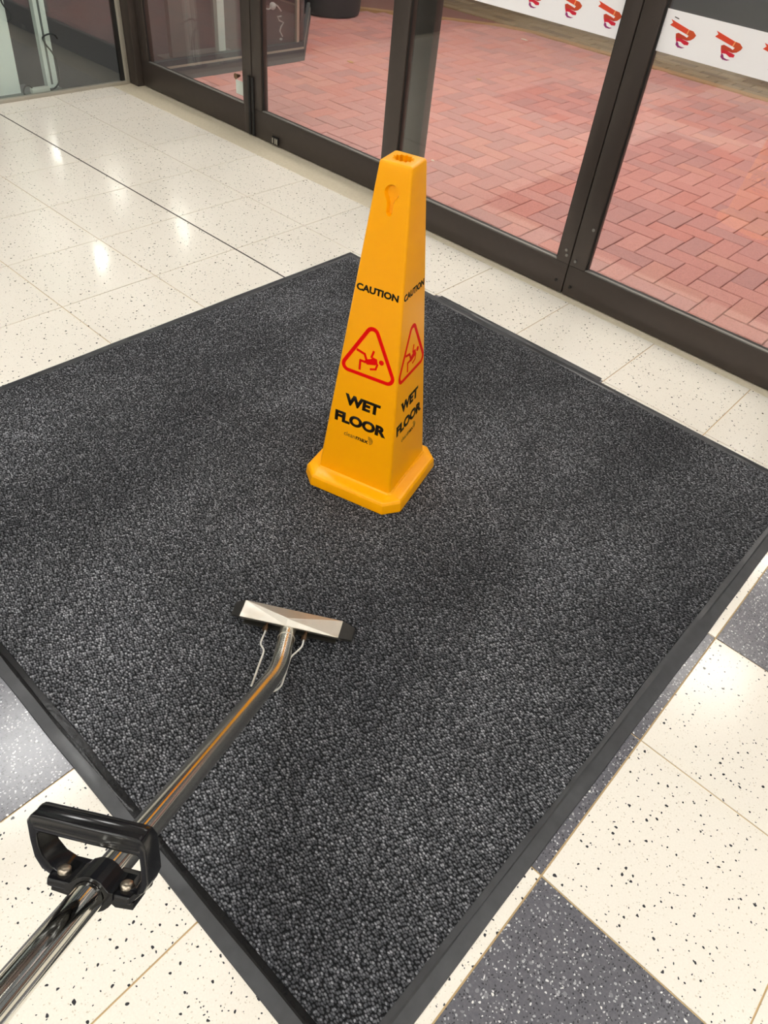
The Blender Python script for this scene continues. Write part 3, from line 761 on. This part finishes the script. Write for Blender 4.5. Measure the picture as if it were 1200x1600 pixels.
b0=HL(0,.0,0)
lipq=[(-.112,.0215,.001),(.112,.0215,.001),(.112,.040,.012),(-.112,.040,.012)]
pyd('lip_plate',[tuple(HL(s,d,h)) for s,d,h in lipq]+[tuple(HL(s,d,h+.004)) for s,d,h in lipq],[(0,1,2,3),(7,6,5,4),(0,1,5,4),(1,2,6,5),(2,3,7,6),(3,0,4,7)],M_HEADEND,wand)
A=Vector((3.3769,-1.7472,.1171)); dT=Vector((.3856,-.721,.5757)).normalized()
inlet=Vector((3.2520,-1.5730,.0335)); bend=A+dT*(-.078)
nd=(bend-inlet).normalized()
path=[inlet, inlet+nd*.02, inlet+nd*.045]
p0=bend-nd*.05; p1=bend+dT*.06
for q in range(0,13):
    t=q/12; path.append(p0*(1-t)**2+bend*2*t*(1-t)+p1*t*t)
TE=1.28
for t in (.05,.2,.4,.6,.8,1.0,TE): path.append(A+dT*t)
TR=.0195
link('tube',tube_me('tube',[WL(p) for p in path],TR,40),M_TUBE,wand)
wr=inlet+nd*.047
link('weld_ring',tube_me('weld_ring',[WL(wr+nd*q) for q in (-.002,-.0012,.0012,.002)],[TR,TR+.0011,TR+.0011,TR],32),M_HEAD,wand)
link('hose_cuff',tube_me('hose_cuff',[WL(A+dT*q) for q in (TE-.05,TE-.049,TE+.1,TE+.102)],[TR+.001,TR+.007,TR+.008,TR],24),M_GRIP,wand)
for pts in ([(3.2193,-1.6177,.035),(3.2275,-1.6259,.036),(3.2499,-1.6582,.045),(3.2757,-1.6712,.055),(3.304,-1.7082,.07),(3.3391,-1.7521,.095),(3.352,-1.768,.108)],[(3.3012,-1.5707,.035),(3.3067,-1.5779,.036),(3.319,-1.5967,.04),(3.3241,-1.629,.045),(3.3318,-1.6444,.05),(3.3613,-1.6848,.065),(3.3786,-1.7101,.075),(3.3827,-1.729,.082),(3.3793,-1.7465,.09)]):
    link('spray_line',tube_me('spray_line',[WL(p) for p in smooth_path(pts,6)],.0022,8),M_WIRE,wand)
    a=Vector(pts[0]); t=(Vector(pts[1])-a).normalized()
    j=link('spray_jet',tube_me('spray_jet',[WL(a+D_*q) for q in (-.026,-.004,-.0035,.008)],[.004,.004,.0065,.0065],6),M_BRASS,wand)
# handle: a moulded loop bolted round the tube
wv=Vector((-.8818,-.4716,0)).normalized(); nv=wv.cross(dT).normalized()
if nv.z<0: nv=-nv
TH=.655; HB=A+dT*TH
RO=.08
w2=wv*math.cos(RO)-nv*math.sin(RO); n2=nv*math.cos(RO)+wv*math.sin(RO)
def HH(w_,n_,d_): return tuple(WL(HB+w2*w_+n2*n_+dT*d_))
hd_=empty('handle',(0,0,0)); hd_.parent=wand; tag(hd_,'black moulded plastic loop handle')
def dmid(n_): return -.021+.38*n_
def dhalf(n_): return .0185-.03*n_
def loop_part():
    # outer and inner outline of the loop across the tube; it leans back towards the user
    out=[(-.046,-.003),(-.062,.010),(-.0685,.028),(-.0695,.058),(-.0695,.088),(-.064,.0985),(.0,.0985),(.069,.0985),(.0755,.088),(.0765,.058),(.0755,.028),(.069,.010),(.051,-.003),(.0,-.003)]
    inn=[(-.040,.0095),(-.052,.0155),(-.059,.032),(-.0605,.052),(-.0605,.068),(-.058,.0715),(.0,.0715),(.063,.0715),(.0665,.068),(.0665,.048),(.064,.034),(.056,.018),(.043,.0095),(.0,.0095)]
    V=[];F=[];n=len(out)
    for sgn in (-1,1):
        V+=[HH(w_,n_,dmid(n_)+sgn*dhalf(n_)) for w_,n_ in out]; V+=[HH(w_,n_,dmid(n_)+sgn*dhalf(n_)) for w_,n_ in inn]
    for b_ in (0,2*n):
        for q in range(n): F.append((b_+q,b_+(q+1)%n,b_+n+(q+1)%n,b_+n+q))
    for q in range(n):
        F.append((q,(q+1)%n,2*n+(q+1)%n,2*n+q)); F.append((n+q,n+(q+1)%n,3*n+(q+1)%n,3*n+q))
    o=pyd('loop',V,F,M_GRIP,hd_); md=o.modifiers.new('bevel','BEVEL'); md.width=.0035; md.segments=3; md.limit_method='ANGLE'; md.angle_limit=math.radians(40)
    for p in o.data.polygons: p.use_smooth=True
loop_part()
link('grip',tube_me('grip',[HH(w_,.085,dmid(.085)) for w_ in (-.064,-.060,0,.065,.069)],[.0145,.0164,.0168,.0164,.0145],24),M_GRIP,hd_)
# saddle over the tube with two flanges
V=[];F=[]; prof=[(-.030,.000),(-.030,.0115),(-.0295,.012)]
for q in range(0,11):
    a=PI*(1-q/10); prof.append(((TR+.0062)*math.cos(a),max(.012,(TR+.0062)*math.sin(a))))
prof+=[(.0295,.012),(.030,.0115),(.030,.000),(TR+.002,-.001)]
for q in range(1,8): a=PI*q/8; prof.append(((TR+.0005)*math.cos(a),(TR+.0005)*math.sin(a)))
prof+=[(-TR-.002,-.001)]
n=len(prof)
for dd in (-.024,.015): V+=[HH(x,y,dd) for x,y in prof]
F=[list(range(n)),list(range(n,2*n))[::-1]]+[[q,(q+1)%n,n+(q+1)%n,n+q] for q in range(n)]
o=pyd('saddle',V,F,M_GRIP,hd_); md=o.modifiers.new('bevel','BEVEL'); md.width=.002; md.segments=2; md.limit_method='ANGLE'; md.angle_limit=math.radians(50)
# lower clamp half
V=[];prof=[(.052,-.002),(.052,-.011),(.030,-.013)]
for q in range(1,10): a=-PI*q/10; prof.append(((TR+.007)*math.cos(a),min(-.010,(TR+.007)*math.sin(a))))
prof+=[(-.030,-.013),(-.052,-.011),(-.052,-.002),(-TR-.002,-.002)]
for q in range(1,8): a=-PI+PI*q/8; prof.append(((TR+.0005)*math.cos(a),(TR+.0005)*math.sin(a)))
prof+=[(TR+.002,-.002)]
n=len(prof)
for dd in (-.026,.005): V+=[HH(x,y,dd) for x,y in prof]
F=[list(range(n)),list(range(n,2*n))[::-1]]+[[q,(q+1)%n,n+(q+1)%n,n+q] for q in range(n)]
pyd('clamp',V,F,M_GRIP,hd_)
for s in (-1,1):
    link('bolt',tube_me('bolt',[HH(.002+s*.040,y,-.004) for y in (.008,.0135,.0155,.016)],[.008,.008,.006,.002],14),M_BOLT,hd_)
box_pts=[(-.060,-.002,-.030),(.064,-.002,-.030),(.055,-.002,.012),(-.050,-.002,.012)]
pyd('flange',[HH(x,y,z) for x,y,z in box_pts]+[HH(x,y+.0115,z) for x,y,z in box_pts],[(0,1,2,3),(7,6,5,4),(0,1,5,4),(1,2,6,5),(2,3,7,6),(3,0,4,7)],M_GRIP,hd_)
md=bpy.data.objects['flange'].modifiers.new('bevel','BEVEL'); md.width=.003; md.segments=2
